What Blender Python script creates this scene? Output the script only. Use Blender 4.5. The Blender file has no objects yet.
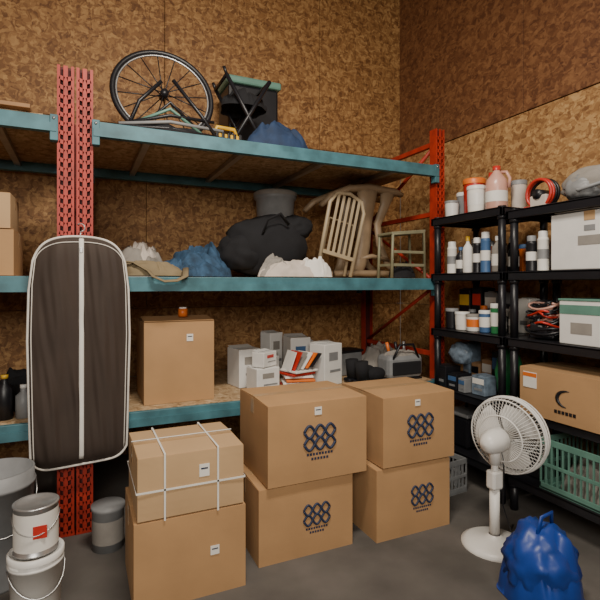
import bpy, bmesh, math, random
from mathutils import Vector, Matrix, noise, Euler
random.seed(7)
C=bpy.context.scene
# ---------------------------------------------------------------- materials
def newmat(name):
    m=bpy.data.materials.new(name); m.use_nodes=True
    nt=m.node_tree; return m,nt,nt.nodes['Principled BSDF']
def mat(name,col,rough=0.6,metal=0.0,var=0.12,scale=12,bump=0.0,trans=0.0):
    m,nt,b=newmat(name)
    b.inputs['Roughness'].default_value=rough; b.inputs['Metallic'].default_value=metal
    if trans: b.inputs['Transmission Weight'].default_value=trans
    tc=nt.nodes.new('ShaderNodeTexCoord'); n=nt.nodes.new('ShaderNodeTexNoise')
    n.inputs['Scale'].default_value=scale; n.inputs['Detail'].default_value=5
    nt.links.new(tc.outputs['Object'],n.inputs['Vector'])
    r=nt.nodes.new('ShaderNodeValToRGB')
    r.color_ramp.elements[0].position=.3; r.color_ramp.elements[1].position=.7
    r.color_ramp.elements[0].color=[c*(1-var) for c in col]+[1]
    r.color_ramp.elements[1].color=[min(1,c*(1+var)) for c in col]+[1]
    nt.links.new(n.outputs['Fac'],r.inputs['Fac']); nt.links.new(r.outputs['Color'],b.inputs['Base Color'])
    if bump:
        bp=nt.nodes.new('ShaderNodeBump'); bp.inputs['Strength'].default_value=bump; bp.inputs['Distance'].default_value=.01
        nt.links.new(n.outputs['Fac'],bp.inputs['Height']); nt.links.new(bp.outputs['Normal'],b.inputs['Normal'])
    return m
def osb(name,dark,mid,light):
    m,nt,b=newmat(name); L=nt.links
    tc=nt.nodes.new('ShaderNodeTexCoord')
    ns=nt.nodes.new('ShaderNodeTexNoise'); ns.inputs['Scale'].default_value=14
    L.new(tc.outputs['Object'],ns.inputs['Vector'])
    ad=nt.nodes.new('ShaderNodeVectorMath'); ad.operation='MULTIPLY_ADD'
    ad.inputs[1].default_value=(.10,.10,.10)
    L.new(ns.outputs['Color'],ad.inputs[0]); L.new(tc.outputs['Object'],ad.inputs[2])
    fs=[]
    for rot,sc in (((.5,.6,.4),(22,27,58)),((-.7,-.4,1.1),(54,25,22))):
        mp=nt.nodes.new('ShaderNodeMapping'); mp.inputs['Rotation'].default_value=rot; mp.inputs['Scale'].default_value=sc
        v=nt.nodes.new('ShaderNodeTexVoronoi'); v.inputs['Scale'].default_value=1
        L.new(ad.outputs[0],mp.inputs['Vector']); L.new(mp.outputs[0],v.inputs['Vector'])
        sp=nt.nodes.new('ShaderNodeSeparateColor'); L.new(v.outputs['Color'],sp.inputs[0]); fs.append(sp)
    mx=nt.nodes.new('ShaderNodeMath'); mx.operation='MULTIPLY_ADD'; mx.inputs[1].default_value=.5
    L.new(fs[0].outputs[0],mx.inputs[0])
    h=nt.nodes.new('ShaderNodeMath'); h.operation='MULTIPLY'; h.inputs[1].default_value=.5
    L.new(fs[1].outputs[1],h.inputs[0]); L.new(h.outputs[0],mx.inputs[2])
    r=nt.nodes.new('ShaderNodeValToRGB'); e=r.color_ramp.elements
    e[0].position=.08; e[0].color=(*dark,1); e[1].position=.9; e[1].color=(*light,1)
    k=e.new(.45); k.color=(*mid,1)
    L.new(mx.outputs[0],r.inputs['Fac'])
    L.new(r.outputs['Color'],b.inputs['Base Color']); b.inputs['Roughness'].default_value=.65
    bp=nt.nodes.new('ShaderNodeBump'); bp.inputs['Strength'].default_value=.25; bp.inputs['Distance'].default_value=.003
    L.new(mx.outputs[0],bp.inputs['Height']); L.new(bp.outputs['Normal'],b.inputs['Normal'])
    return m
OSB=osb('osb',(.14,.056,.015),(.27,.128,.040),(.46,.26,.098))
OSBR=osb('osb_lit',(.20,.09,.03),(.36,.19,.07),(.56,.35,.15))  # lower right wall: same OSB, brighter lighting put into the colour
OSBD=osb('osb_shaded',(.10,.036,.014),(.17,.068,.026),(.27,.125,.05))  # upper right wall: same OSB, shade painted into the colour
PLY=osb('deck_osb',(.25,.15,.07),(.42,.28,.15),(.58,.43,.26))
RED=mat('rack_red',(.36,.026,.012),.5,var=.25)
REDD=mat('rack_red_shaded',(.07,.006,.005),.7,var=.25)  # shade inside the hollow posts, painted as a darker red
TEAL=mat('rack_teal',(.050,.15,.18),.5,var=.35,scale=8)
STEEL=mat('steel',(.45,.45,.45),.35,.8)
CARD=mat('cardboard',(.43,.25,.115),.8,var=.07,scale=5)
CARD2=mat('cardboard_light',(.50,.33,.175),.8,var=.05,scale=5)
CARD3=mat('cardboard_dark',(.33,.185,.09),.8,var=.08)
TAPE=mat('packing_tape',(.45,.29,.15),.25,var=.03)
SEAM=mat('box_seam',(.10,.05,.02),.9)
INK=mat('blue_ink',(.018,.028,.065),.6)
BLACK=mat('black_plastic',(.010,.010,.013),.4)
BLKC=mat('black_cloth',(.007,.007,.009),.9,bump=.2)
WHITE=mat('white_plastic',(.72,.71,.68),.4,var=.04)
WPAP=mat('white_paper',(.75,.73,.68),.7,var=.05)
GREYP=mat('grey_plastic',(.22,.225,.23),.5)
GREYC=mat('grey_cloth',(.26,.24,.215),.85)
WCL=mat('white_cloth',(.55,.48,.42),.8)
BLUE=mat('blue_cloth',(.025,.065,.125),.85,var=.45,scale=20)
NAVY=mat('navy_cloth',(.010,.028,.075),.8,var=.3)
BLUEP=mat('blue_plastic',(.01,.045,.26),.4)
OLIVE=mat('olive_canvas',(.21,.16,.09),.85)
TAUPE=mat('tan_plastic',(.27,.19,.115),.5)
CREAM=mat('tan_wood_slats',(.38,.30,.19),.5)
GRN=mat('green_plastic',(.02,.18,.06),.4)
TGR=mat('teal_green_plastic',(.11,.24,.19),.45)
SAGE=mat('sage_metal',(.22,.21,.13),.5)
YEL=mat('yellow_plastic',(.60,.36,.03),.4)
ORG=mat('orange_plastic',(.7,.16,.02),.4)
REDP=mat('red_plastic',(.50,.03,.02),.35)
PINK=mat('pink_liquid_plastic',(.6,.33,.26),.3)
BROWN=mat('bag_brown',(.042,.028,.021),.8,var=.15,scale=4,bump=.15)
PIPE=mat('piping_white',(.7,.66,.6),.6)
BLUEL=mat('blue_label',(.05,.12,.26),.5)
CONC=mat('concrete',(.10,.09,.08),.8,var=.3,scale=3,bump=.2)
CEIL=mat('ceiling_paint',(.30,.2,.12),.9)
WOODL=mat('pale_wood',(.5,.36,.2),.7)
CLEARB=mat('blue_film',(.16,.21,.27),.25,var=.4,scale=20)
CAN=mat('can_silver',(.5,.5,.5),.3,.7)
# ---------------------------------------------------------------- builder
OFF=Vector((0,0,0))
class B:
    def __init__(s): s.bm=bmesh.new(); s.mats=[]
    def mi(s,m):
        if m not in s.mats: s.mats.append(m)
        return s.mats.index(m)
    def merge(s,t,m,M=None,smooth=False):
        if M: bmesh.ops.transform(t,matrix=M,verts=t.verts)
        bmesh.ops.recalc_face_normals(t,faces=t.faces)
        i=s.mi(m)
        for f in t.faces: f.material_index=i; f.smooth=smooth
        me=bpy.data.meshes.new('t'); t.to_mesh(me); t.free(); s.bm.from_mesh(me); bpy.data.meshes.remove(me)
    def box(s,c,sz,m,rot=(0,0,0),bev=0.0):
        t=bmesh.new(); bmesh.ops.create_cube(t,size=1)
        bmesh.ops.scale(t,vec=sz,verts=t.verts)
        if bev: bmesh.ops.bevel(t,geom=t.edges[:],offset=bev,segments=2,affect='EDGES',profile=.5)
        s.merge(t,m,Matrix.Translation(c)@Euler(rot).to_matrix().to_4x4())
    def cyl(s,p1,p2,r1,m,r2=None,seg=20):
        if r2 is None: r2=r1
        p1=Vector(p1);p2=Vector(p2);d=p2-p1
        t=bmesh.new(); bmesh.ops.create_cone(t,cap_ends=True,segments=seg,radius1=r1,radius2=r2,depth=d.length)
        s.merge(t,m,Matrix.Translation((p1+p2)/2)@d.to_track_quat('Z','Y').to_matrix().to_4x4(),True)
    def lathe(s,prof,m,c=(0,0,0),seg=28,rot=None):
        t=bmesh.new(); rings=[]
        for r,z in prof:
            rings.append([t.verts.new((max(r,1e-4)*math.cos(a*2*math.pi/seg),max(r,1e-4)*math.sin(a*2*math.pi/seg),z)) for a in range(seg)])
        for a,b in zip(rings,rings[1:]):
            for i in range(seg): t.faces.new((a[i],a[(i+1)%seg],b[(i+1)%seg],b[i]))
        M=Matrix.Translation(c)
        if rot is not None: M=M@rot
        s.merge(t,m,M,True)
    def tube(s,pts,r,m,seg=8,closed=False,flat=None):
        pts=[Vector(p) for p in pts]; n=len(pts); t=bmesh.new(); rings=[]
        up=None
        for i,p in enumerate(pts):
            if closed: d=pts[(i+1)%n]-pts[i-1]
            else: d=pts[min(i+1,n-1)]-pts[max(i-1,0)]
            d.normalize()
            if up is None:
                up=Vector((0,0,1)) if abs(d.z)<.9 else Vector((0,1,0))
            sd=d.cross(up)
            if sd.length<1e-4: sd=d.orthogonal()
            sd.normalize(); up=sd.cross(d).normalized()
            fa=flat if flat else 1
            rr=r[i] if isinstance(r,(list,tuple)) else r
            rings.append([t.verts.new(p+sd*math.cos(a*2*math.pi/seg)*rr+up*math.sin(a*2*math.pi/seg)*rr*fa) for a in range(seg)])
        pairs=list(zip(rings,rings[1:]))
        if closed: pairs.append((rings[-1],rings[0]))
        for a,b in pairs:
            for i in range(seg): t.faces.new((a[i],a[(i+1)%seg],b[(i+1)%seg],b[i]))
        if not closed:
            t.faces.new(rings[0]); t.faces.new(rings[-1])
        s.merge(t,m,None,True)
    def blob(s,c,sz,m,seed=0,amp=.12,freq=2.5,rot=(0,0,0),sub=4,flatz=-.75,power=1.0):
        t=bmesh.new(); bmesh.ops.create_icosphere(t,subdivisions=sub,radius=1)
        for v in t.verts:
            p=v.co.copy()
            n1=noise.fractal(p*freq+Vector((seed*7.3,seed*3.1,0)),1,2,4)
            n2=1-abs(noise.noise(p*freq*1.7+Vector((seed*2.3,0,seed))))*2
            q=Vector([math.copysign(abs(k)**power,k) for k in p])
            v.co=q*(1+amp*n1+amp*.5*n2)
            if v.co.z<flatz: v.co.z=flatz
        bmesh.ops.scale(t,vec=(sz[0]/2,sz[1]/2,sz[2]/2),verts=t.verts)
        s.merge(t,m,Matrix.Translation(c)@Euler(rot).to_matrix().to_4x4(),True)
    def heap(s,c,sx,sy,h,m,seed=0,folds=3,N=60,rag=.18,rot=0,hang=0):
        """soft draped cloth lying on a surface"""
        t=bmesh.new(); g=[]
        for i in range(N+1):
            row=[]
            for j in range(N+1):
                u=i/N*2-1; v=j/N*2-1
                x=u*math.sqrt(1-v*v*.45); y=v*math.sqrt(1-u*u*.45)
                r=min(1,math.hypot(x,y))
                env=max(0,1-r**3.2)**.6
                p=Vector((x*1.3+seed*5.1,y*1.3+seed*2.2,seed))
                w=Vector((noise.noise(p*1.1),noise.noise(p*1.1+Vector((9,9,9))),0))*.8
                lump=noise.noise(p*1.2+w)
                q=p+w; ang=seed*1.3
                crease=math.sin((q.x*math.cos(ang)+q.y*math.sin(ang))*folds*3.2+lump*5)
                f2=noise.noise(q*folds*1.6)
                z=env*h*(.66+.38*lump+.10*crease+.12*f2)+.004
                edge=1+rag*noise.noise(Vector((math.cos(math.atan2(y,x))*1.5,math.sin(math.atan2(y,x))*1.5,seed)))*(r)
                row.append(t.verts.new((x*sx/2*edge,y*sy/2*edge,max(z,.004))))
            g.append(row)
        for i in range(N):
            for j in range(N): t.faces.new((g[i][j],g[i+1][j],g[i+1][j+1],g[i][j+1]))
        s.merge(t,m,Matrix.Translation(c)@Matrix.Rotation(rot,4,'Z'),True)
    def done(s,name,loc=(0,0,0),rz=0,parent=None,rot=None):
        me=bpy.data.meshes.new(name); s.bm.to_mesh(me); s.bm.free()
        for m in s.mats: me.materials.append(m)
        o=bpy.data.objects.new(name,me); C.collection.objects.link(o)
        o.location=Vector(loc)+OFF; o.rotation_euler=rot if rot else (0,0,rz)
        if parent: o.parent=parent
        return o
# ---------------------------------------------------------------- room
FL=-.09
YW=4.15; XW=3.05; XL=-3.3; ZC=4.5; YF=-3.0
def wallbox(name,lo,hi,m):
    b=B(); c=[(a+d)/2 for a,d in zip(lo,hi)]
    b.box((0,0,0),[d-a for a,d in zip(lo,hi)],m); return b.done(name,c)
wallbox('floor',(XL-.1,YF,FL-.1),(XW+.1,YW+.1,FL),CONC)
wallbox('ceiling',(XL-.1,YF,ZC),(XW+.1,YW+.1,ZC+.1),CEIL)
def osbwall(name,axis):
    b=B()
    g=.004; zs=[(FL,1.10),(1.10,2.60),(2.60,ZC)]
    if axis=='back':
        for k,(z0,z1) in enumerate(zs):
            xs=[XL,-2.1+.3*k,.34+.15*k,2.0-.2*k if k<2 else 2.1,XW]
            for a,c in zip(xs,xs[1:]):
                b.box(((a+c)/2,YW+.05,(z0+z1)/2),(c-a-g,.1,z1-z0-g),OSB,bev=.002)
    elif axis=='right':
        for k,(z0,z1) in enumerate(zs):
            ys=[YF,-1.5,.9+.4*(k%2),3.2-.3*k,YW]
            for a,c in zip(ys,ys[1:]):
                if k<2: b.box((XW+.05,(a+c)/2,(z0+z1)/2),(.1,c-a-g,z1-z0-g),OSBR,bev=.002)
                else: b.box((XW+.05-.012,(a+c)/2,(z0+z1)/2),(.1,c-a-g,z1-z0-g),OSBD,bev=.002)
    else:
        for k,(z0,z1) in enumerate(zs):
            ys=[YF,-.6,1.8,YW]
            for a,c in zip(ys,ys[1:]): b.box((XL-.05,(a+c)/2,(z0+z1)/2),(.1,c-a-g,z1-z0-g),OSB,bev=.002)
    return b.done('wall_'+axis)
for a in ('back','right','left'): osbwall(a,a)
# ---------------------------------------------------------------- pallet rack
RF=2.97; RB=3.98; HT=2.5; XR=2.53
def post(b,x,y,w=.085,sgn=-1,top=HT):
    z0=FL; d=.07; th=.004
    yf=y+sgn*d/2
    for sx in (-1,1): b.box((x+sx*(w/2-th/2),y,(z0+top)/2),(th,d,top-z0),RED)
    b.box((x,y+sgn*.008,(z0+top)/2),(w-.01,th,top-z0),REDD)  # dark plate added so the post holes look shaded
    for ox,ww in ((-w*.41,w*.18),(0,w*.26),(w*.41,w*.18)):
        b.box((x+ox,yf,(z0+top)/2),(ww,th,top-z0),RED)
    n=int((top-z0)/.05)
    for i in range(n+1):
        zz=z0+i*.05+.02
        if zz>top-.02: continue
        b.box((x-w*.22,yf,zz),(w*.3,th,.022),RED,rot=(0,.35,0))
        b.box((x+w*.22,yf,zz),(w*.3,th,.022),RED,rot=(0,-.35,0))
    b.box((x,y,z0+.006),(w*1.2,d*1.1,.01),RED)
def frame(b,x,top=HT):
    post(b,x,RF,sgn=-1,top=top); post(b,x,RB,sgn=1,top=top)
    zs=[.15,.75,1.3,1.85,2.4]
    for i,z in enumerate(zs):
        b.box((x,(RF+RB)/2,z),(.035,RB-RF-.06,.035),RED)
        if i<4:
            z2=zs[i+1]; a=(z+.02,z2-.02) if i%2==0 else (z2-.02,z+.02)
            b.cyl((x,RF+.03,a[0]),(x,RB-.03,a[1]),.016,RED,seg=6)
def beams(b,x0,x1):
    for z in (.52,1.30,2.165):
        for y,sg in ((RF-.045,-1),(RB+.045,1)):
            b.box(((x0+x1)/2,y,z),(x1-x0,.04,.085),TEAL,bev=.004)
            b.box(((x0+x1)/2,y+sg*.024,z-.02),(x1-x0,.012,.045),TEAL)
            for xx in (x0+.012,x1-.012):
                b.box((xx,y,z-.02),(.04,.052,.14),TEAL,bev=.003)
                b.cyl((xx,y-.03,z+.03),(xx,y-.022,z+.03),.008,STEEL,seg=8)
        n=4
        for i in range(n):
            xx=x0+(i+.5)*(x1-x0)/n
            b.box((xx,(RF+RB)/2,z+.005),(.04,RB-RF+.05,.03),STEEL)
        b.box(((x0+x1)/2,(RF+RB)/2,z+.034),(x1-x0-.02,RB-RF+.08,.018),PLY,bev=.002)
b=B(); frame(b,.018); frame(b,XR); beams(b,.062,XR-.044); b.done('pallet_rack')
b=B(); frame(b,-.078); frame(b,-2.52); beams(b,-2.476,-.122)
b.done('pallet_rack')
D0=.565; D1=1.346; D2=2.211
b=B()
b.box((0,0,.012),(1.9,.9,.024),PLY,bev=.002); b.box((.05,.02,.038),(1.8,.85,.024),PLY,rot=(0,0,.01),bev=.002)
b.box((-.03,-.01,.063),(1.85,.9,.022),CARD3,bev=.002)
b.done('plywood_sheet_stack',(-1.15,3.46,D2))
# ---------------------------------------------------------------- cardboard boxes
def logo(b,cx,cz,y,s):
    for row in (0,1):
        zc=cz+(.5-row)*s*.40
        for ph in (0,math.pi):
            pts=[]
            for i in range(37):
                u=i/36; pts.append((cx+(u-.5)*s*1.15,y-(.001 if ph else 0),zc+math.sin(u*3*math.pi+ph)*s*.20))
            b.tube(pts,s*.050,INK,seg=6,flat=1)
    for r,n in ((0,9),(1,6)):
        for k in range(n):
            b.box((cx+(k-(n-1)/2)*s*.11,y+.001,cz-s*(.54+.15*r)),(s*.075,.002,s*.08),INK)
def cbox(name,w,d,h,x,y,z,rz=0,m=CARD,lg=0,label=None,strap=False,tape=True,open_=0,m2=None,lx=0,swoosh=False):
    b=B()
    t=bmesh.new(); bmesh.ops.create_cube(t,size=1); bmesh.ops.scale(t,vec=(w,d,h),verts=t.verts)
    bmesh.ops.subdivide_edges(t,edges=t.edges[:],cuts=7,use_grid_fill=True)
    for v in t.verts:
        c=v.co; fx=1-(2*c.x/w)**2; fz=1-(2*c.z/h)**2; fy=1-(2*c.y/d)**2
        if abs(abs(c.y)-d/2)<1e-5: c.y+=math.copysign(.005*fx*fz,c.y)
        elif abs(abs(c.x)-w/2)<1e-5: c.x+=math.copysign(.005*fy*fz,c.x)
    b.merge(t,m,Matrix.Translation((0,0,h/2)))
    yf=-d/2-.005
    for sy in (-1,1):
        b.box((0,sy*d/4,h+.003+(.012*open_ if sy<0 else .004*open_)),(w*.995,d/2-.004,.005),m,rot=(sy*.03*(1+open_*2)*-1,0,0),bev=.001)
    b.box((0,0,h+.001),(w*.99,.006,.003),SEAM)
    if tape:
        b.box((0,0,h+.009),(w*.99,.05,.001),TAPE)
        for sx in (-1,1): b.box((sx*(w/2+.004),0,h-.04),(.001,.05,.08),TAPE)
    if label:
        b.box((label[0],yf-.001,label[1]),(label[2],.002,label[3]),WPAP)
        b.box((label[0],yf-.0025,label[1]+label[3]*.15),(label[2]*.7,.001,label[3]*.12),INK)
    if lg: logo(b,lx,h*.55,yf,lg)
    if strap:
        for fx in (-.26,.24):
            b.box((fx*w,0,h+.011),(.008,d+.012,.002),WPAP)
            b.box((fx*w,yf-.002,h/2),(.008,.002,h+.02),WPAP)
            b.box((fx*w,-yf+.002,h/2),(.008,.002,h+.02),WPAP)
        for fz in (.46,):
            b.box((0,yf-.002,h*fz),(w+.012,.002,.008),WPAP); b.box((0,-yf+.002,h*fz),(w+.012,.002,.008),WPAP)
            b.box((-w/2-.006,0,h*fz),(.002,d+.012,.008),WPAP); b.box((w/2+.006,0,h*fz),(.002,d+.012,.008),WPAP)
        b.box((0,.02,h+.012),(w+.01,.008,.002),WPAP)
    if swoosh:
        pts=[]
        for i in range(14):
            a=math.radians(80+i*14); pts.append((.05+math.cos(a)*.06,yf,h*.5+math.sin(a)*.045))
        b.tube(pts,[.002+.009*math.sin(math.pi*i/13) for i in range(14)],BLACK,seg=6)
        for k in range(6): b.box((-.02+.022*k,yf,h*.22),(.016,.002,.018),BLACK)
        b.box((-w*.36,yf,h*.75),(.09,.003,.09),WPAP); b.box((-w*.36,yf-.002,h*.86),(.09,.002,.022),ORG)
    M=Matrix.Rotation(rz,4,'Z')@Vector((w/2,d/2,0))
    return b.done(name,(x+M.x,y+M.y,z),rz)
cbox('cardboard_box',.49,.42,.375,.20,2.12,FL,0,CARD,label=(.1,.2,.04,.04))
cbox('cardboard_box',.465,.40,.265,.215,2.12,FL+.385,.0,CARD2,label=(.05,.18,.045,.055),strap=True)
cbox('cardboard_box',.53,.44,.375,.79,2.22,FL,0,CARD,lg=.13,lx=.05)
cbox('cardboard_box',.565,.45,.40,.83,2.20,FL+.387,0,CARD,lg=.155,label=(-.01,.355,.04,.04))
cbox('cardboard_box',.50,.45,.385,1.44,2.17,FL,0,CARD,lg=.13,lx=.05)
cbox('cardboard_box',.49,.45,.375,1.475,2.16,FL+.397,0,CARD,lg=.15,label=(-.02,.335,.035,.035))
cbox('cardboard_box',.43,.42,.50,.345,3.03,D0,0,CARD,label=(.06,.40,.04,.045),open_=1)
cbox('cardboard_box',.50,.45,.245,-.83,2.98,D1,0,CARD)
cbox('cardboard_box',.40,.38,.19,-.75,3.02,D1+.257,0,CARD2,label=(.1,.1,.05,.05))
# ---------------------------------------------------------------- garment bag
def garment():
    b=B(); H=1.225; W=.250
    def out(u,v):
        zt=H-.035*u*u-.055*abs(u)**4-.045*abs(u)**10; zb=.06*abs(u)**8+.012*u
        x=u*W*(1-.05*abs(v-.6)*2)*(1 if v<.85 else 1-.4*(v-.85))
        return x,zb+v*(zt-zb)
    def th(u,v):
        e=max(0,1-abs(u)**5)**.6*max(0,1-abs(2*v-1)**14)
        f=.045*e*(1-.15*math.cos(u*7))
        n=noise.noise(Vector((u*3.0,v*2.0,1)))*.024+noise.noise(Vector((u*9+v*4,v*3.2,4)))*.012
        return f+n*e
    NU,NV=60,90
    for side in (-1,1):
        t=bmesh.new(); g=[]
        for i in range(NU+1):
            r=[]
            for j in range(NV+1):
                u=i/NU*2-1; v=j/NV
                x,z=out(u,v); y=-max(th(u,v),0) if side<0 else .5*th(u,v)
                r.append(t.verts.new((x,y,z)))
            g.append(r)
        for i in range(NU):
            for j in range(NV): t.faces.new((g[i][j],g[i+1][j],g[i+1][j+1],g[i][j+1]))
        b.merge(t,BROWN,None,True)
    def P(u,v,o=.004):
        x,z=out(u,v); return (x,-th(u,v)-o,z)
    per=[P(-1,j/40) for j in range(41)]+[P(-1+i/20,1) for i in range(1,41)]+[P(1,1-j/40) for j in range(1,41)]+[P(1-i/20,0) for i in range(1,40)]
    b.tube(per,.0065,PIPE,seg=8,closed=True)
    ins=[P(-.93,.02+j/40*.95) for j in range(41)]+[P(-.93+i/20*.93,.975) for i in range(1,41)]+[P(.93,.97-j/40*.95) for j in range(1,41)]
    b.tube(ins,.0028,PIPE,seg=6)
    b.tube([P(.02,.03+j/60*.96,.003) for j in range(61)],.013,WPAP,seg=8,flat=.4)
    b.box(P(.02,.94,.010),(.014,.008,.03),STEEL,bev=.002)
    b.tube([(0,0,H-.01)]+[(0,0,H+.03)]+[(math.sin(a)*.022-.0,.0+.02*(a/4),H+.05-math.cos(a)*.022) for a in [k*.4 for k in range(0,11)]],.0028,STEEL,seg=6)
    return b.done('garment_bag',(-.004,2.845,.33))
garment()
# ---------------------------------------------------------------- middle shelf contents
b=B(); b.heap((0,0,0),.42,.32,.27,GREYC,seed=3); b.heap((.02,-.02,0),.24,.26,.32,WCL,seed=4,folds=4); b.done('crumpled_grey_cloth',(.37,3.62,D1))
b=B(); b.heap((0,0,0),.52,.36,.22,BLUE,seed=5,folds=3)
b.heap((.08,.04,.0),.34,.26,.27,BLUE,seed=6,folds=3)
b.heap((-.12,-.12,.0),.34,.20,.13,BLUE,seed=7,folds=4); b.done('folded_jeans',(.70,3.30,D1))
b=B(); b.heap((0,0,0),.42,.17,.11,OLIVE,seed=8,folds=3)
b.tube([(-.2,-.02,.09),(-.1,-.06,.08),(-.02,-.10,.03),(.0,-.160,-.005),(.06,-.165,-.03),(.13,-.165,-.025),(.18,-.155,.0),(.20,-.06,.05)],.02,OLIVE,flat=.3)
b.done('canvas_strap_bag',(.38,3.02,D1))
b=B(); b.blob((0,0,.225),(.60,.42,.46),BLKC,seed=2,amp=.10,freq=1.6,flatz=-.95,power=.85)
b.blob((.20,-.02,.36),(.30,.3,.22),BLKC,seed=4,amp=.12,freq=2,rot=(0,-.3,0))
b.blob((-.2,-.02,.17),(.36,.36,.3),BLKC,seed=9,amp=.12,freq=2)
b.tube([(-.1,-.2,.3),(-.08,-.25,.4),(.02,-.24,.45),(.1,-.2,.38)],.012,BLKC,flat=.4)
b.done('black_duffel_bag',(1.26,3.38,D1))
b=B(); b.heap((0,0,0),.54,.17,.13,WCL,seed=11,folds=3)
b.heap((-.12,.01,.0),.28,.14,.17,GREYC,seed=1); b.heap((.15,-.01,0),.26,.14,.18,WPAP,seed=19,folds=2)
b.done('white_cloth_bundle',(1.34,3.03,D1))
b=B(); b.lathe([(0,0),(.11,0),(.12,.02),(.165,.66),(.18,.67),(.18,.70),(.17,.71),(.16,.69),(.12,.05),(0,.04)],GREYP)
b.lathe([(.185,.69),(.185,.72),(.16,.735),(.05,.74),(0,.74)],GREYC)
b.done('grey_pail',(1.50,3.80,D1))
b=B()
fr=[(-.14,0,0),(-.15,0,.50),(-.11,0,.58),(0,0,.61),(.11,0,.58),(.15,0,.50),(.14,0,0)]
b.tube(fr,.015,CREAM)
for i in range(5):
    x=-.09+i*.045; b.box((x,-.005,.36),(.022,.008,.44),CREAM,bev=.002)
b.box((0,0,.13),(.28,.02,.03),CREAM,bev=.004)
b.tube([(-.11,.04,0),(-.11,.05,.4),(.11,.05,.4),(.11,.04,0)],.012,CREAM)
b.done('folding_slat_chair',(1.70,3.12,D1+.04),rot=(-.03,.24,.0))
b=B()
for yy in (0,.30):
    b.tube([(-.42,yy,.56),(-.34,yy,.64),(-.18,yy,.71),(.0,yy,.735),(.26,yy,.72),(.34,yy,.70)],[.03,.045,.05,.055,.05,.035],TAUPE,flat=.6,seg=10)
    b.tube([(.0,yy,.71),(.0,yy,.60),(-.02,yy,.44),(-.03,yy,.26),(-.06,yy,.12),(-.10,yy,.035)],[.10,.075,.065,.06,.055,.05],TAUPE,flat=.5,seg=10)
    b.tube([(.20,yy,.71),(.17,yy,.60),(.10,yy,.44),(.12,yy,.28),(.20,yy,.12),(.30,yy,.035)],[.07,.045,.035,.032,.03,.03],TAUPE,flat=.6,seg=10)
    b.tube([(-.30,yy,.035),(-.1,yy-.02,.04),(.1,yy-.02,.04),(.38,yy,.03)],.032,TAUPE,flat=.8)
b.box((.05,.15,.735),(.46,.34,.02),TAUPE,bev=.008)
b.tube([(-.08,.0,.16),(.04,-.01,.18),(.2,0,.15)],.028,TAUPE,flat=.7)
b.done('plastic_patio_chair',(2.11,3.32,D1))
b=B()
b.tube([(-.17,0,0),(-.16,0,.33),(.13,0,.36),(.14,0,0)],.013,SAGE)
b.tube([(-.17,.18,0),(-.16,.18,.33),(.13,.18,.36),(.14,.18,0)],.013,SAGE)
for z in (.10,.20):
    b.box((-.015,0,z),(.30,.014,.022),SAGE,bev=.003)
b.box((-.015,.09,.355),(.32,.20,.02),SAGE,rot=(0,-.1,0),bev=.005)
for x in (-.16,.13): b.box((x,.09,.10),(.02,.20,.02),SAGE)
b.heap((-.02,.08,.0),.24,.14,.14,BLKC,seed=21)
b.done('metal_stool_frame',(2.31,3.02,D1))
# ---------------------------------------------------------------- top shelf contents
def wheel():
    b=B()
    R=.32; tilt=.25
    def W(r,a,o=0): return Vector((math.cos(a)*r,o+math.sin(a)*r*math.sin(tilt)+.04,R+.03+math.sin(a)*r*math.cos(tilt)))
    n=48
    b.tube([W(R,i*2*math.pi/n) for i in range(n)],.018,BLACK,closed=True,seg=10)
    b.tube([W(R*.93,i*2*math.pi/n) for i in range(n)],.007,STEEL,closed=True)
    b.cyl(W(0,0,-.05),W(0,0,.05),.026,BLACK)
    for k in range(16):
        a=k*2*math.pi/16+.1; b.tube([W(.02,a,.03*(-1)**k),W(R*.93,a)],.0038,BLACK,seg=6)
    b.done('spoked_wheel',(.50,3.25,D2))
wheel()
b=B()
for k in range(5):
    b.tube([(-.36+.06*k,-.03+.01*k,.014+.02*k),(.0,.0,.05+.04*k),(.40-.06*k,.02,.03+.05*(k%3))],.011,[BLACK,GREYP,BLACK,TGR,BLACK][k])
b.tube([(-.25,0,.02),(-.18,.02,.2),(-.05,.02,.34)],.012,BLACK); b.tube([(.3,0,.02),(.2,.02,.16),(.02,.02,.36)],.012,BLACK)
b.heap((.0,.03,0),.5,.10,.09,BLKC,seed=71)
b.done('tent_pole_bundle',(.50,3.03,D2))
b=B()
for yy in (0,.3):
    b.tube([(-.16,yy,.01),(.16,yy,.55)],.015,BLACK); b.tube([(.16,yy,.01),(-.16,yy,.55)],.015,BLACK)
    b.tube([(-.16,yy,.55),(-.18,yy,.60)],.012,BLACK)
for s in (-.16,.16):
    b.tube([(s,0,.55),(s,.3,.55)],.012,BLACK); b.tube([(s,0,.012),(s,.3,.012)],.012,BLACK)
b.heap((0,.15,.36),.34,.32,.18,BLKC,seed=31)
b.done('folding_camp_chair',(1.08,3.25,D2))
b=B(); b.box((0,0,.035),(.20,.11,.07),YEL,bev=.015)
for i in range(5): b.box((-.08+i*.04,-.06,.04),(.018,.02,.06),BLACK,bev=.003)
b.tube([(-.08,0,.07),(-.06,0,.12),(.06,0,.12),(.08,0,.07)],.014,YEL)
b.done('yellow_tool_case',(.87,3.10,D2),rz=.1)
b=B(); b.heap((0,0,0),.46,.20,.20,NAVY,seed=14,folds=3); b.done('blue_tarp_bundle',(1.23,3.05,D2))
b=B(); b.tube([(-.5,0,.02),(.5,.02,.02)],.012,WOODL); b.box((.55,.02,.02),(.12,.05,.03),STEEL,bev=.005)
b.done('wooden_handle_tool',(2.0,3.12,D2))
b=B(); b.box((0,0,.34),(.42,.30,.66),BLACK,bev=.02); b.box((0,0,.70),(.46,.34,.06),TGR,bev=.015)
b.box((-.0,-.16,.5),(.2,.03,.04),BLACK,bev=.01); b.done('storage_tote',(1.26,3.80,D2))
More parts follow.
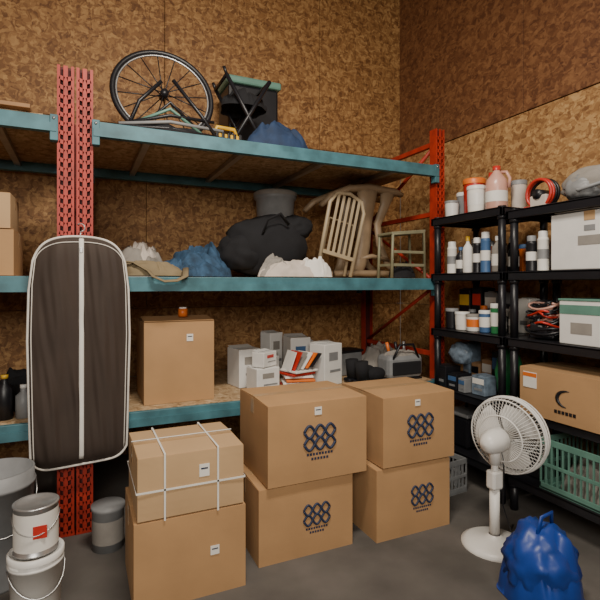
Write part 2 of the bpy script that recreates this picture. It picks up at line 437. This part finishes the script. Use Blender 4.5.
# ---------------------------------------------------------------- lower rack shelf contents
def whitebox(name,w,d,h,x,y,z,rz=0,stripe=None):
    b=B(); b.box((0,0,h/2),(w,d,h),WHITE,bev=.004); b.box((0,0,h+.001),(w*.98,.004,.002),GREYP)
    b.box((0,-d/2-.001,h*.7),(w*.5,.002,h*.2),stripe or GREYC); b.box((w*.1,-d/2-.001,h*.35),(w*.6,.002,h*.06),GREYP)
    b.box((0,d*.26,h+.004),(w*.98,d*.45,.003),WHITE,rot=(.15,0,0))
    return b.done(name,(x,y,z),rz)
whitebox('white_carton',.17,.2,.27,1.08,3.36,D0,.15)
whitebox('white_carton',.18,.14,.17,1.13,3.09,D0,.2)
whitebox('white_carton',.16,.2,.33,1.52,3.40,D0,-.1,BLUEL)
whitebox('white_carton',.19,.15,.30,1.64,3.14,D0,.35,GREYP)
whitebox('white_carton',.14,.14,.20,1.30,3.42,D0,-.3,REDP)
whitebox('white_carton',.13,.13,.34,1.42,3.68,D0,.3)
whitebox('white_carton',.16,.14,.26,1.70,3.62,D0,.1,BLACK)
whitebox('white_carton',.15,.10,.10,1.14,3.09,D0+.175,.6,REDP)
b=B()
for k in range(7):
    b.box((random.uniform(-.02,.02),random.uniform(-.02,.02),.012+k*.020),(.20,.18,.014),[WPAP,REDP,WPAP,ORG,WPAP,REDP,WPAP][k],rot=(0,0,random.uniform(-.3,.3)),bev=.003)
for k in range(6):
    b.box((-.07+.03*k,.0,.20),(.006,.15,.14),[WPAP,REDP,GREYC,WPAP,ORG,BLACK][k],rot=(0,.35+.12*k,.1*k))
b.done('magazine_stack',(1.39,3.08,D0))
b=B(); b.box((0,0,.09),(.22,.16,.18),GREYP,bev=.01); b.box((0,0,.19),(.24,.18,.02),BLACK,bev=.005); b.box((0,-.085,.1),(.10,.006,.05),WPAP); b.done('small_storage_case',(1.98,3.44,D0),rz=.2)
b=B(); b.heap((0,0,0),.40,.26,.27,GREYC,seed=17,folds=3,rag=.2); b.done('grey_blanket',(2.28,3.42,D0))
b=B()
for yy in (-.06,.06):
    b.box((.0,yy,.02),(.26,.08,.03),BLACK,bev=.01)
    b.blob((.05,yy,.07),(.17,.085,.10),BLKC,seed=2,amp=.04); b.cyl((-.07,yy,.04),(-.08,yy,.17),.045,BLKC,r2=.048)
b.done('work_boots',(1.93,3.06,D0),rz=.1)
b=B(); b.box((0,0,.10),(.32,.18,.18),GREYP,bev=.035); b.heap((0,0,.17),.30,.17,.06,GREYC,seed=4); b.tube([(-.12,-.08,.16),(-.06,-.09,.27),(.06,-.09,.27),(.12,-.08,.16)],.010,BLACK)
b.box((0,-.095,.09),(.26,.02,.10),BLKC,bev=.008); b.box((0,0,.006),(.3,.17,.012),BLACK)
for k in range(3): b.cyl((-.08+.07*k,.02,.18),(-.10+.08*k,.03,.28),.012,[ORG,BLACK,STEEL][k])
b.done('tool_bag',(2.27,3.10,D0))
b=B(); b.cyl((0,0,0),(0,0,.05),.03,ORG); b.cyl((0,0,.05),(0,0,.06),.025,WHITE); b.done('orange_tub',(.60,3.15,D0+.525))
for (x,y,r,h,m1,m2) in [(-.20,3.05,.035,.2,REDP,BLACK),(-.29,3.05,.04,.16,GREYP,WHITE),(-.38,3.05,.04,.22,BLACK,YEL),(-.47,3.05,.04,.18,WHITE,REDP)]:
    b=B(); b.lathe([(0,0),(r,0),(r,h*.75),(r*.4,h*.88),(r*.4,h)],m1); b.cyl((0,0,h),(0,0,h+.02),r*.45,m2); b.done('plastic_bottle',(x,y,D0))
b=B(); b.box((0,0,.10),(.36,.3,.2),GREYP,bev=.02); b.box((0,0,.21),(.39,.33,.02),BLACK,bev=.008); b.tube([(-.1,0,.22),(-.08,0,.27),(.08,0,.27),(.1,0,.22)],.01,BLACK)
b.done('tool_box',(-.72,3.35,D0))
b=B(); b.heap((0,0,0),.36,.3,.22,BLKC,seed=41); b.done('rag_pile',(-.32,3.34,D0))
# ---------------------------------------------------------------- buckets bottom left
def bucket(name,x,y,z,r,h,m,lid=None,fill=None):
    b=B(); b.lathe([(0,0),(r*.86,0),(r*.88,.01),(r,h*.86),(r*1.05,h*.86),(r*1.05,h*.89),(r,h*.9),(r*1.01,h),(r*.96,h),(r*.85,.02),(0,.02)],m)
    if lid: b.lathe([(r*1.06,h*.95),(r*1.06,h+.008),(r*.98,h+.012),(r*.95,h+.004),(0,h+.004)],lid)
    if fill: b.heap((0,0,h*.6),r*1.7,r*1.7,h*.3,fill,seed=77)
    b.tube([(math.cos(a)*r*1.06,-abs(math.sin(a))*r*1.08,h*.85-abs(math.sin(a))*h*.35) for a in [math.pi*i/14 for i in range(15)]],.003,STEEL)
    return b.done(name,(x,y,z),rz=.3)
bucket('plastic_bucket',-.36,2.64,FL,.155,.52,GREYP,fill=GREYC)
bucket('plastic_bucket',-.17,2.26,FL,.10,.285,WHITE,lid=WHITE)
b=B()
b.lathe([(0,0),(.085,0),(.085,.004),(.083,.006),(.083,.185),(.087,.188),(.087,.193),(.075,.194),(.07,.186),(0,.186)],CAN)
b.lathe([(.0838,.02),(.0838,.17)],WPAP); b.box((0.02,-.083,.1),(.05,.004,.05),REDP)
b.tube([(math.cos(a)*.088,-abs(math.sin(a))*.092,.15-abs(math.sin(a))*.06) for a in [math.pi*i/14 for i in range(15)]],.002,STEEL)
b.done('paint_can',(-.17,2.26,FL+.298))
b=B()
b.lathe([(0,0),(.08,0),(.08,.2),(.085,.205),(.085,.225),(0,.225)],GREYP); b.lathe([(.0805,.04),(.0805,.16)],GREYC)
b.done('plastic_tub',(.13,2.74,FL))
# ---------------------------------------------------------------- black shelving on the right
OFF=Vector((-.13,-.10,0))
TI=[.125,.54,.97,1.378,1.79]
def shelf(name,y0,y1,tiers,x0=2.53,x1=2.98):
    b=B()
    for z in tiers:
        b.box(((x0+x1)/2,(y0+y1)/2,z-.008),(x1-x0,y1-y0,.014),BLACK,bev=.003)
        for xx in (x0+.012,x1-.012): b.box((xx,(y0+y1)/2,z-.028),(.024,y1-y0,.052),BLACK,bev=.004)
        for yy in (y0+.012,y1-.012): b.box(((x0+x1)/2,yy,z-.028),(x1-x0,.024,.052),BLACK,bev=.004)
        for i in range(1,6): b.box(((x0+x1)/2,y0+(y1-y0)*i/6,z-.028),(x1-x0-.04,.008,.03),BLACK)
    for xx in (x0+.035,x1-.035):
        for yy in (y0+.035,y1-.035):
            zp=FL
            for z in list(tiers):
                b.cyl((xx,yy,zp),(xx,yy,z-.05),.024,BLACK,seg=14); b.cyl((xx,yy,z-.075),(xx,yy,z-.05),.03,BLACK,seg=14)
                zp=z
            b.cyl((xx,yy,tiers[-1]),(xx,yy,tiers[-1]+.008),.026,BLACK)
    return b.done(name)
T2=TI[:4]+[1.755]
shelf('plastic_shelving_unit',2.31,2.985,TI); shelf('plastic_shelving_unit',1.37,2.285,T2)
def spray(x,y,z,m,cap,r=.033,h=.2):
    b=B(); b.lathe([(0,0),(r,0),(r,.004),(r*.97,.008),(r*.97,h*.78),(r,h*.79),(r*.8,h*.86),(r*.45,h*.9)],m)
    b.lathe([(r*.8,h*.82),(r*.8,h),(r*.7,h*1.02),(0,h*1.02)],cap); b.lathe([(r*.985,h*.3),(r*.985,h*.55)],WPAP if m is not WPAP else GREYP)
    b.done('spray_can',(x,y,z))
def bottle(x,y,z,m,cap,r=.04,h=.24,name='plastic_bottle'):
    b=B(); b.lathe([(0,0),(r*.95,0),(r,.008),(r,h*.62),(r*.9,h*.7),(r*.35,h*.82),(r*.32,h*.9)],m)
    b.lathe([(r*.42,h*.87),(r*.42,h),(0,h)],cap); b.lathe([(r*1.01,h*.18),(r*1.01,h*.5)],WPAP if m is not WHITE else BLUEL)
    b.done(name,(x,y,z))
def tub(x,y,z,m,lid,r=.06,h=.13,name='plastic_tub',lab=None):
    b=B(); b.lathe([(0,0),(r*.9,0),(r*.92,.006),(r,h*.9)],m); b.lathe([(r*1.05,h*.85),(r*1.05,h*.97),(r*.98,h),(0,h)],lid)
    if lab: b.lathe([(r*.955,h*.25),(r*1.0,h*.7)],lab)
    b.done(name,(x,y,z))
def jug(x,y,z,m,cap):
    b=B(); t=.07
    b.lathe([(0,0),(t*.95,0),(t,.01),(t,.16),(t*.9,.2),(t*.35,.25),(t*.28,.27)],m,seg=24)
    b.lathe([(.025,.262),(.025,.29),(0,.29)],cap); b.lathe([(t*1.01,.05),(t*1.01,.12)],WPAP)
    b.tube([(.02,-.02,.25),(.03,-.055,.245),(.035,-.078,.2),(.035,-.07,.14)],.011,m)
    b.done('gallon_jug',(x,y,z))
PAL=[WHITE,WPAP,BLACK,CAN,GREYP,GREYC,WCL,BLACK,GREYC,ORG,YEL,BLACK,BLUEL]
def clutter(x,y0,y1,z,hmax,step=.085):
    y=y0
    while y<y1:
        k=random.random(); m=random.choice(PAL); c=random.choice(PAL); h=hmax*random.uniform(.55,1); r=random.uniform(.03,.042)
        xx=x+random.uniform(-.01,.01)
        if k<.4: bottle(xx,y,z,m,c,r,h)
        elif k<.7: spray(xx,y,z,m,c,.032,min(h,.24))
        else: tub(xx,y,z,m,c,.04,h*.6)
        y+=step*random.uniform(.98,1.2)
def packs(x,y0,y1,z,hmax,mats):
    """row of small product packs: carton body, coloured band, hang tab"""
    y=y0
    while y<y1:
        w=random.uniform(.06,.12); d=random.uniform(.10,.16); h=hmax*random.uniform(.5,1); m=random.choice(mats); c=random.choice([WPAP,BLUEL,YEL,REDP,BLACK,WPAP])
        b=B(); b.box((0,0,h/2),(d,w,h),m,bev=.004); b.box((-d/2-.001,0,h*.72),(.002,w*.85,h*.28),c); b.box((-d/2-.001,0,h*.3),(.002,w*.6,h*.12),GREYP)
        b.box((0,0,h+.003),(d*.9,w*.5,.005),m,rot=(.1,0,0))
        b.done('product_pack',(x+random.uniform(-.015,.015),y+w/2,z),rz=random.uniform(-.06,.06)); y+=w+.02
e=.001
Z=TI[4]+e
tub(2.62,2.86,Z,WHITE,GREYP,.05,.12)
tub(2.74,2.86,Z,GREYP,WHITE,.055,.19)
tub(2.70,2.72,Z,REDP,ORG,.075,.26)
tub(2.60,2.60,Z,WPAP,WHITE,.06,.18,lab=WHITE)
tub(2.86,2.90,Z,ORG,REDP,.055,.24)
bottle(2.72,2.58,Z,BLACK,REDP,.045,.28)
jug(2.64,2.46,Z,PINK,REDP)
tub(2.80,2.42,Z,WCL,GREYP,.05,.2)
b=B()
for k in range(4):
    b.tube([(k*.018,math.cos(a)*(.085+.004*k),.095+math.sin(a)*(.085)) for a in [i*math.pi/14 for i in range(28)]],.010,REDP if k<2 else BLACK,closed=True)
b.tube([(.02,.05,.02),(-.03,.08,.012),(-.02,.09,.012)],.008,REDP)
b.box((.03,0,.045),(.08,.12,.08),WCL,bev=.01)
b.cyl((-.02,0,.09),(.08,0,.09),.03,BLACK); b.done('hose_reel',(2.68,2.17,T2[4]+e+.004))
b=B(); b.blob((0,0,.09),(.24,.36,.20),GREYC,seed=6,amp=.1,flatz=-.85); b.blob((-.06,.02,.07),(.16,.2,.15),GREYP,seed=8,amp=.15); b.tube([(-.1,-.12,.08),(-.14,0,.05),(-.1,.12,.08)],.01,GREYP); b.done('grey_helmet_bag',(2.70,1.82,T2[4]+e))
# tier 4
Z=TI[3]+e
for i,(y,m,c,r,h,k) in enumerate([(2.88,WPAP,WHITE,.036,.23,'s'),(2.80,BLACK,BLUEL,.036,.19,'b'),(2.72,WPAP,YEL,.035,.26,'b'),(2.64,BLACK,WHITE,.032,.24,'s'),(2.555,BLUEL,WHITE,.034,.27,'s'),(2.46,GREYC,WHITE,.038,.24,'b')]):
    (spray if k=='s' else bottle)(2.64+.01*(i%2),y,Z,m,c,r,h)
clutter(2.75,2.42,2.90,Z,.28); clutter(2.85,2.42,2.90,Z,.33)
for i,y in enumerate([2.17,2.09]): 
    spray(2.62,y,Z,[BLACK,WPAP][i],[GREYP,WHITE][i],.033,.21+.02*(i%2))
clutter(2.72,2.07,2.22,Z,.24); clutter(2.82,2.06,2.2,Z,.27)
b=B(); b.box((0,0,.155),(.30,.46,.31),WHITE,bev=.005); b.box((-.151,0,.155),(.003,.13,.05),GREYC); b.box((-.1515,0,.22),(.003,.06,.03),GREYP)
b.box((0,0,.311),(.29,.004,.002),GREYP); b.box((-.152,.0,.285),(.002,.06,.05),TAPE)
b.box((-.07,0,.316),(.15,.42,.004),WHITE,rot=(0,.05,0)); b.done('white_storage_carton',(2.72,1.77,Z))
# tier 3
Z=TI[2]+e
for i,(y,m,l,r,h) in enumerate([(2.87,BLACK,GREYP,.045,.15),(2.765,WPAP,WHITE,.05,.13),(2.655,WHITE,GREYC,.05,.12),(2.55,BLUEL,WHITE,.04,.15),(2.455,GRN,WHITE,.035,.2)]):
    tub(2.63,y,Z,m,l,r,h,lab=[None,WPAP,ORG,WPAP,WPAP][i],name='paint_can' if i in (0,2) else 'plastic_tub')
clutter(2.75,2.42,2.90,Z,.24); packs(2.87,2.36,2.90,Z,.30,[WPAP,CARD,BLACK,GREYP])
b=B()
for k in range(16):
    p=[];ph=random.uniform(0,6);rr=random.uniform(.05,.12)
    for i in range(22):
        a=i*.42+ph; p.append((math.cos(a)*rr*.6+.01*math.sin(3*a),math.sin(a)*rr*.95+.02*math.cos(2*a+k),.02+.014*k*.8+.02*(1+math.sin(a*1.7+k))))
    b.tube(p,.0075,[BLACK,BLACK,PINK,BLACK,REDP,GREYP][k%6],seg=6)
b.box((0,.0,.05),(.1,.14,.09),BLACK,rot=(0,0,.3),bev=.01); b.blob((.03,-.03,.14),(.1,.13,.1),PINK,seed=3,amp=.2)
b.done('cable_tangle',(2.66,2.11,Z))
b=B(); b.box((0,0,.12),(.28,.32,.24),WHITE,bev=.005); b.box((-.141,0,.19),(.003,.31,.05),TGR); b.box((0,0,.243),(.29,.33,.012),TGR,bev=.003)
b.box((-.142,.03,.09),(.002,.12,.06),GREYC); b.done('product_carton',(2.70,1.78,Z))
b=B(); b.heap((0,0,0),.2,.2,.12,GREYC,seed=51); b.done('crumpled_grey_cloth',(2.76,1.5,Z))
# tier 2
Z=TI[1]+e
packs(2.64,2.52,2.86,Z,.17,[CLEARB,GREYP,CLEARB,BLACK]); packs(2.84,2.52,2.90,Z,.32,[BLACK,CLEARB,GREYP,CARD3])
b=B(); b.blob((0,0,.075),(.11,.20,.16),CLEARB,seed=3,amp=.12,freq=3,flatz=-.9); b.done('plastic_wrapped_parcel',(2.63,2.78,Z+.18))
b=B(); b.blob((0,0,.16),(.20,.12,.34),GRN,seed=13,amp=.14,freq=2.5,flatz=-.92); b.tube([(0,-.03,.3),(0,-.02,.37),(0,.03,.37),(0,.04,.3)],.008,GRN); b.done('green_bag',(2.72,2.43,Z))
o=cbox('cardboard_box',.52,.36,.27,0,0,Z,0,CARD,swoosh=True,tape=True)
o.rotation_euler=(0,0,-math.pi/2); o.location=(2.38+.18,1.80,Z)
b=B(); b.blob((0,0,.10),(.24,.08,.22),BLKC,seed=33,amp=.12,flatz=-.85); b.done('black_pouch',(2.75,2.22,Z))
# tier 1
Z=TI[0]+e
b=B(); b.box((0,0,.11),(.3,.22,.22),BLACK,bev=.02); b.box((0,0,.235),(.32,.24,.03),GREYP,bev=.01); b.tube([(0,-.06,.25),(0,-.05,.30),(0,.05,.30),(0,.06,.25)],.01,BLACK); b.done('tool_box',(2.76,2.80,Z))
packs(2.70,2.40,2.62,Z,.26,[NAVY,GREYP,BLUEL])
def crate(name,loc,w,d,h,m,rz=0):
    b=B(); th=.01
    b.box((0,0,.006),(w,d,.012),m)
    for z in (.02,h*.5,h-.015):
        hh=.035 if z!=h*.5 else .02
        for s in (-1,1):
            b.box((0,s*(d/2-th/2),z),(w,th,hh),m,bev=.002); b.box((s*(w/2-th/2),0,z),(th,d,hh),m,bev=.002)
    for i in range(int(w/.035)+1):
        x=-w/2+th/2+i*(w-th)/int(w/.035)
        for s in (-1,1): b.box((x,s*(d/2-th/2),h/2),(.009,th*.8,h-.01),m)
    for i in range(int(d/.035)+1):
        y=-d/2+th/2+i*(d-th)/int(d/.035)
        for s in (-1,1): b.box((s*(w/2-th/2),y,h/2),(th*.8,.009,h-.01),m)
    b.heap((0,0,.014),w*.85,d*.85,h*.7,GREYC,seed=61)
    return b.done(name,loc,rz)
crate('plastic_crate',(2.72,1.80,Z),.36,.50,.29,TGR)
b=B(); b.box((0,0,.08),(.28,.13,.16),BLACK,bev=.01); b.box((0,-.0,.165),(.2,.02,.02),GREYP,bev=.004); b.done('black_tool_case',(2.76,2.16,Z))
OFF=Vector((0,0,0))
crate('plastic_crate',(2.20,2.62,FL),.28,.34,.22,GREYP,.1)
# ---------------------------------------------------------------- pedestal fan
def fan():
    b=B(); R=.205
    ax=Vector((.96,.23,.05)).normalized(); side=Vector((-ax.y,ax.x,0)).normalized(); up=ax.cross(side).normalized()
    c=Vector((.10,.03,.56))
    def P(r,a,k): return c+side*(math.cos(a)*r)+up*(math.sin(a)*r)+ax*k
    n=36
    for r,k in ((R,0),(R,.02),(R*.97,-.04),(R*.97,.055),(R*.6,-.085),(R*.6,.09),(R*.3,.1)):
        b.tube([P(r,i*2*math.pi/n,k) for i in range(n)],.0045 if r<R else .007,WHITE,closed=True,seg=6)
    for i in range(60):
        a=i*2*math.pi/60
        b.tube([P(.05,a,-.095),P(R*.6,a,-.085),P(R*.97,a,-.04),P(R,a,0)],.0016,WHITE,seg=4)
        b.tube([P(.035,a,.105),P(R*.6,a,.09),P(R*.97,a,.055),P(R,a,.02)],.0016,WHITE,seg=4)
    q=ax.to_track_quat('Z','Y').to_matrix().to_4x4()
    b.lathe([(0,.0),(.04,0),(.045,.01),(.04,.02),(0,.022)],WHITE,c=c+ax*.095,rot=q)
    b.lathe([(0,-.235),(.03,-.23),(.05,-.205),(.062,-.16),(.066,-.10),(.06,-.092),(0,-.09)],WHITE,c=c,rot=q)
    b.lathe([(0,-.05),(.035,-.05),(.035,.04),(0,.05)],GREYC,c=c,rot=q)
    for k in range(3):
        t=bmesh.new(); g=[]
        for i in range(9):
            r=.03+i/8*(.15); row=[]
            for j in range(9):
                w=(.45+.85*math.sin(min(1,i/8+.1)*2.2)); a=k*2.094+(j/8-.5)*w*1.25+.25*i/8
                row.append(t.verts.new(P(r,a,-.02+.05*(j/8-.5)*1.0)))
            g.append(row)
        for i in range(8):
            for j in range(8): t.faces.new((g[i][j],g[i+1][j],g[i+1][j+1],g[i][j+1]))
        b.merge(t,WHITE,None,True)
    m=c-ax*.14
    b.cyl((m.x,m.y,m.z-.02),(m.x,m.y,m.z-.12),.028,WHITE,r2=.03)
    b.cyl((m.x,m.y,m.z-.10),(m.x,m.y,.27),.018,WHITE); b.cyl((m.x,m.y,.30),(m.x,m.y,.02),.026,WHITE)
    b.box((m.x,m.y-.0,.35),(.07,.06,.10),WHITE,bev=.012)
    b.lathe([(.17,0),(.17,.012),(.14,.028),(.05,.04),(.03,.06)],WHITE,c=(m.x,m.y,0))
    b.tube([(m.x+.05,m.y,c.z-.05),(m.x+.09,m.y+.02,.38),(m.x+.06,m.y,.2),(m.x+.12,m.y,.05),(m.x+.25,m.y+.1,.008)],.004,BLACK,seg=6)
    b.done('pedestal_fan',(2.04,1.90,FL))
fan()
b=B(); b.heap((0,0,0),.36,.32,.38,BLUEP,seed=22,folds=2); b.blob((0,0,.15),(.30,.28,.34),BLUEP,seed=22,amp=.16,freq=2.8,flatz=-.85)
b.tube([(-.05,-.02,.28),(-.03,-.03,.37),(.03,-.03,.38),(.06,-.01,.28)],.012,BLUEP,flat=.5)
b.done('blue_trash_bag',(1.86,1.50,FL))
# ---------------------------------------------------------------- light and camera
w=bpy.data.worlds.new('World'); C.world=w; w.use_nodes=True
w.node_tree.nodes['Background'].inputs[0].default_value=(1,.93,.84,1); w.node_tree.nodes['Background'].inputs[1].default_value=.09
def area(name,loc,target,sx,sy,p,col):
    l=bpy.data.lights.new(name,'AREA'); l.shape='RECTANGLE'; l.size=sx; l.size_y=sy; l.energy=p; l.color=col
    o=bpy.data.objects.new(name,l); C.collection.objects.link(o); o.location=loc
    o.rotation_euler=(Vector(target)-Vector(loc)).to_track_quat('-Z','Y').to_euler()
area('doorway_daylight',(-.8,-2.0,2.5),(1,3,.7),2.0,1.4,140,(1,.93,.83))
area('overhead_fill',(.7,1.2,3.5),(.9,2.6,0),.9,.3,90,(1,.91,.79))  # unseen light added overhead to brighten the box tops
cam=bpy.data.cameras.new('Camera'); co=bpy.data.objects.new('Camera',cam); C.collection.objects.link(co)
co.location=(0,0,1.30); co.rotation_euler=(math.radians(90),0,-math.radians(24.5))
cam.sensor_width=36; cam.lens=36*480/600; cam.shift_y=-16/600; cam.clip_start=.05
C.camera=co
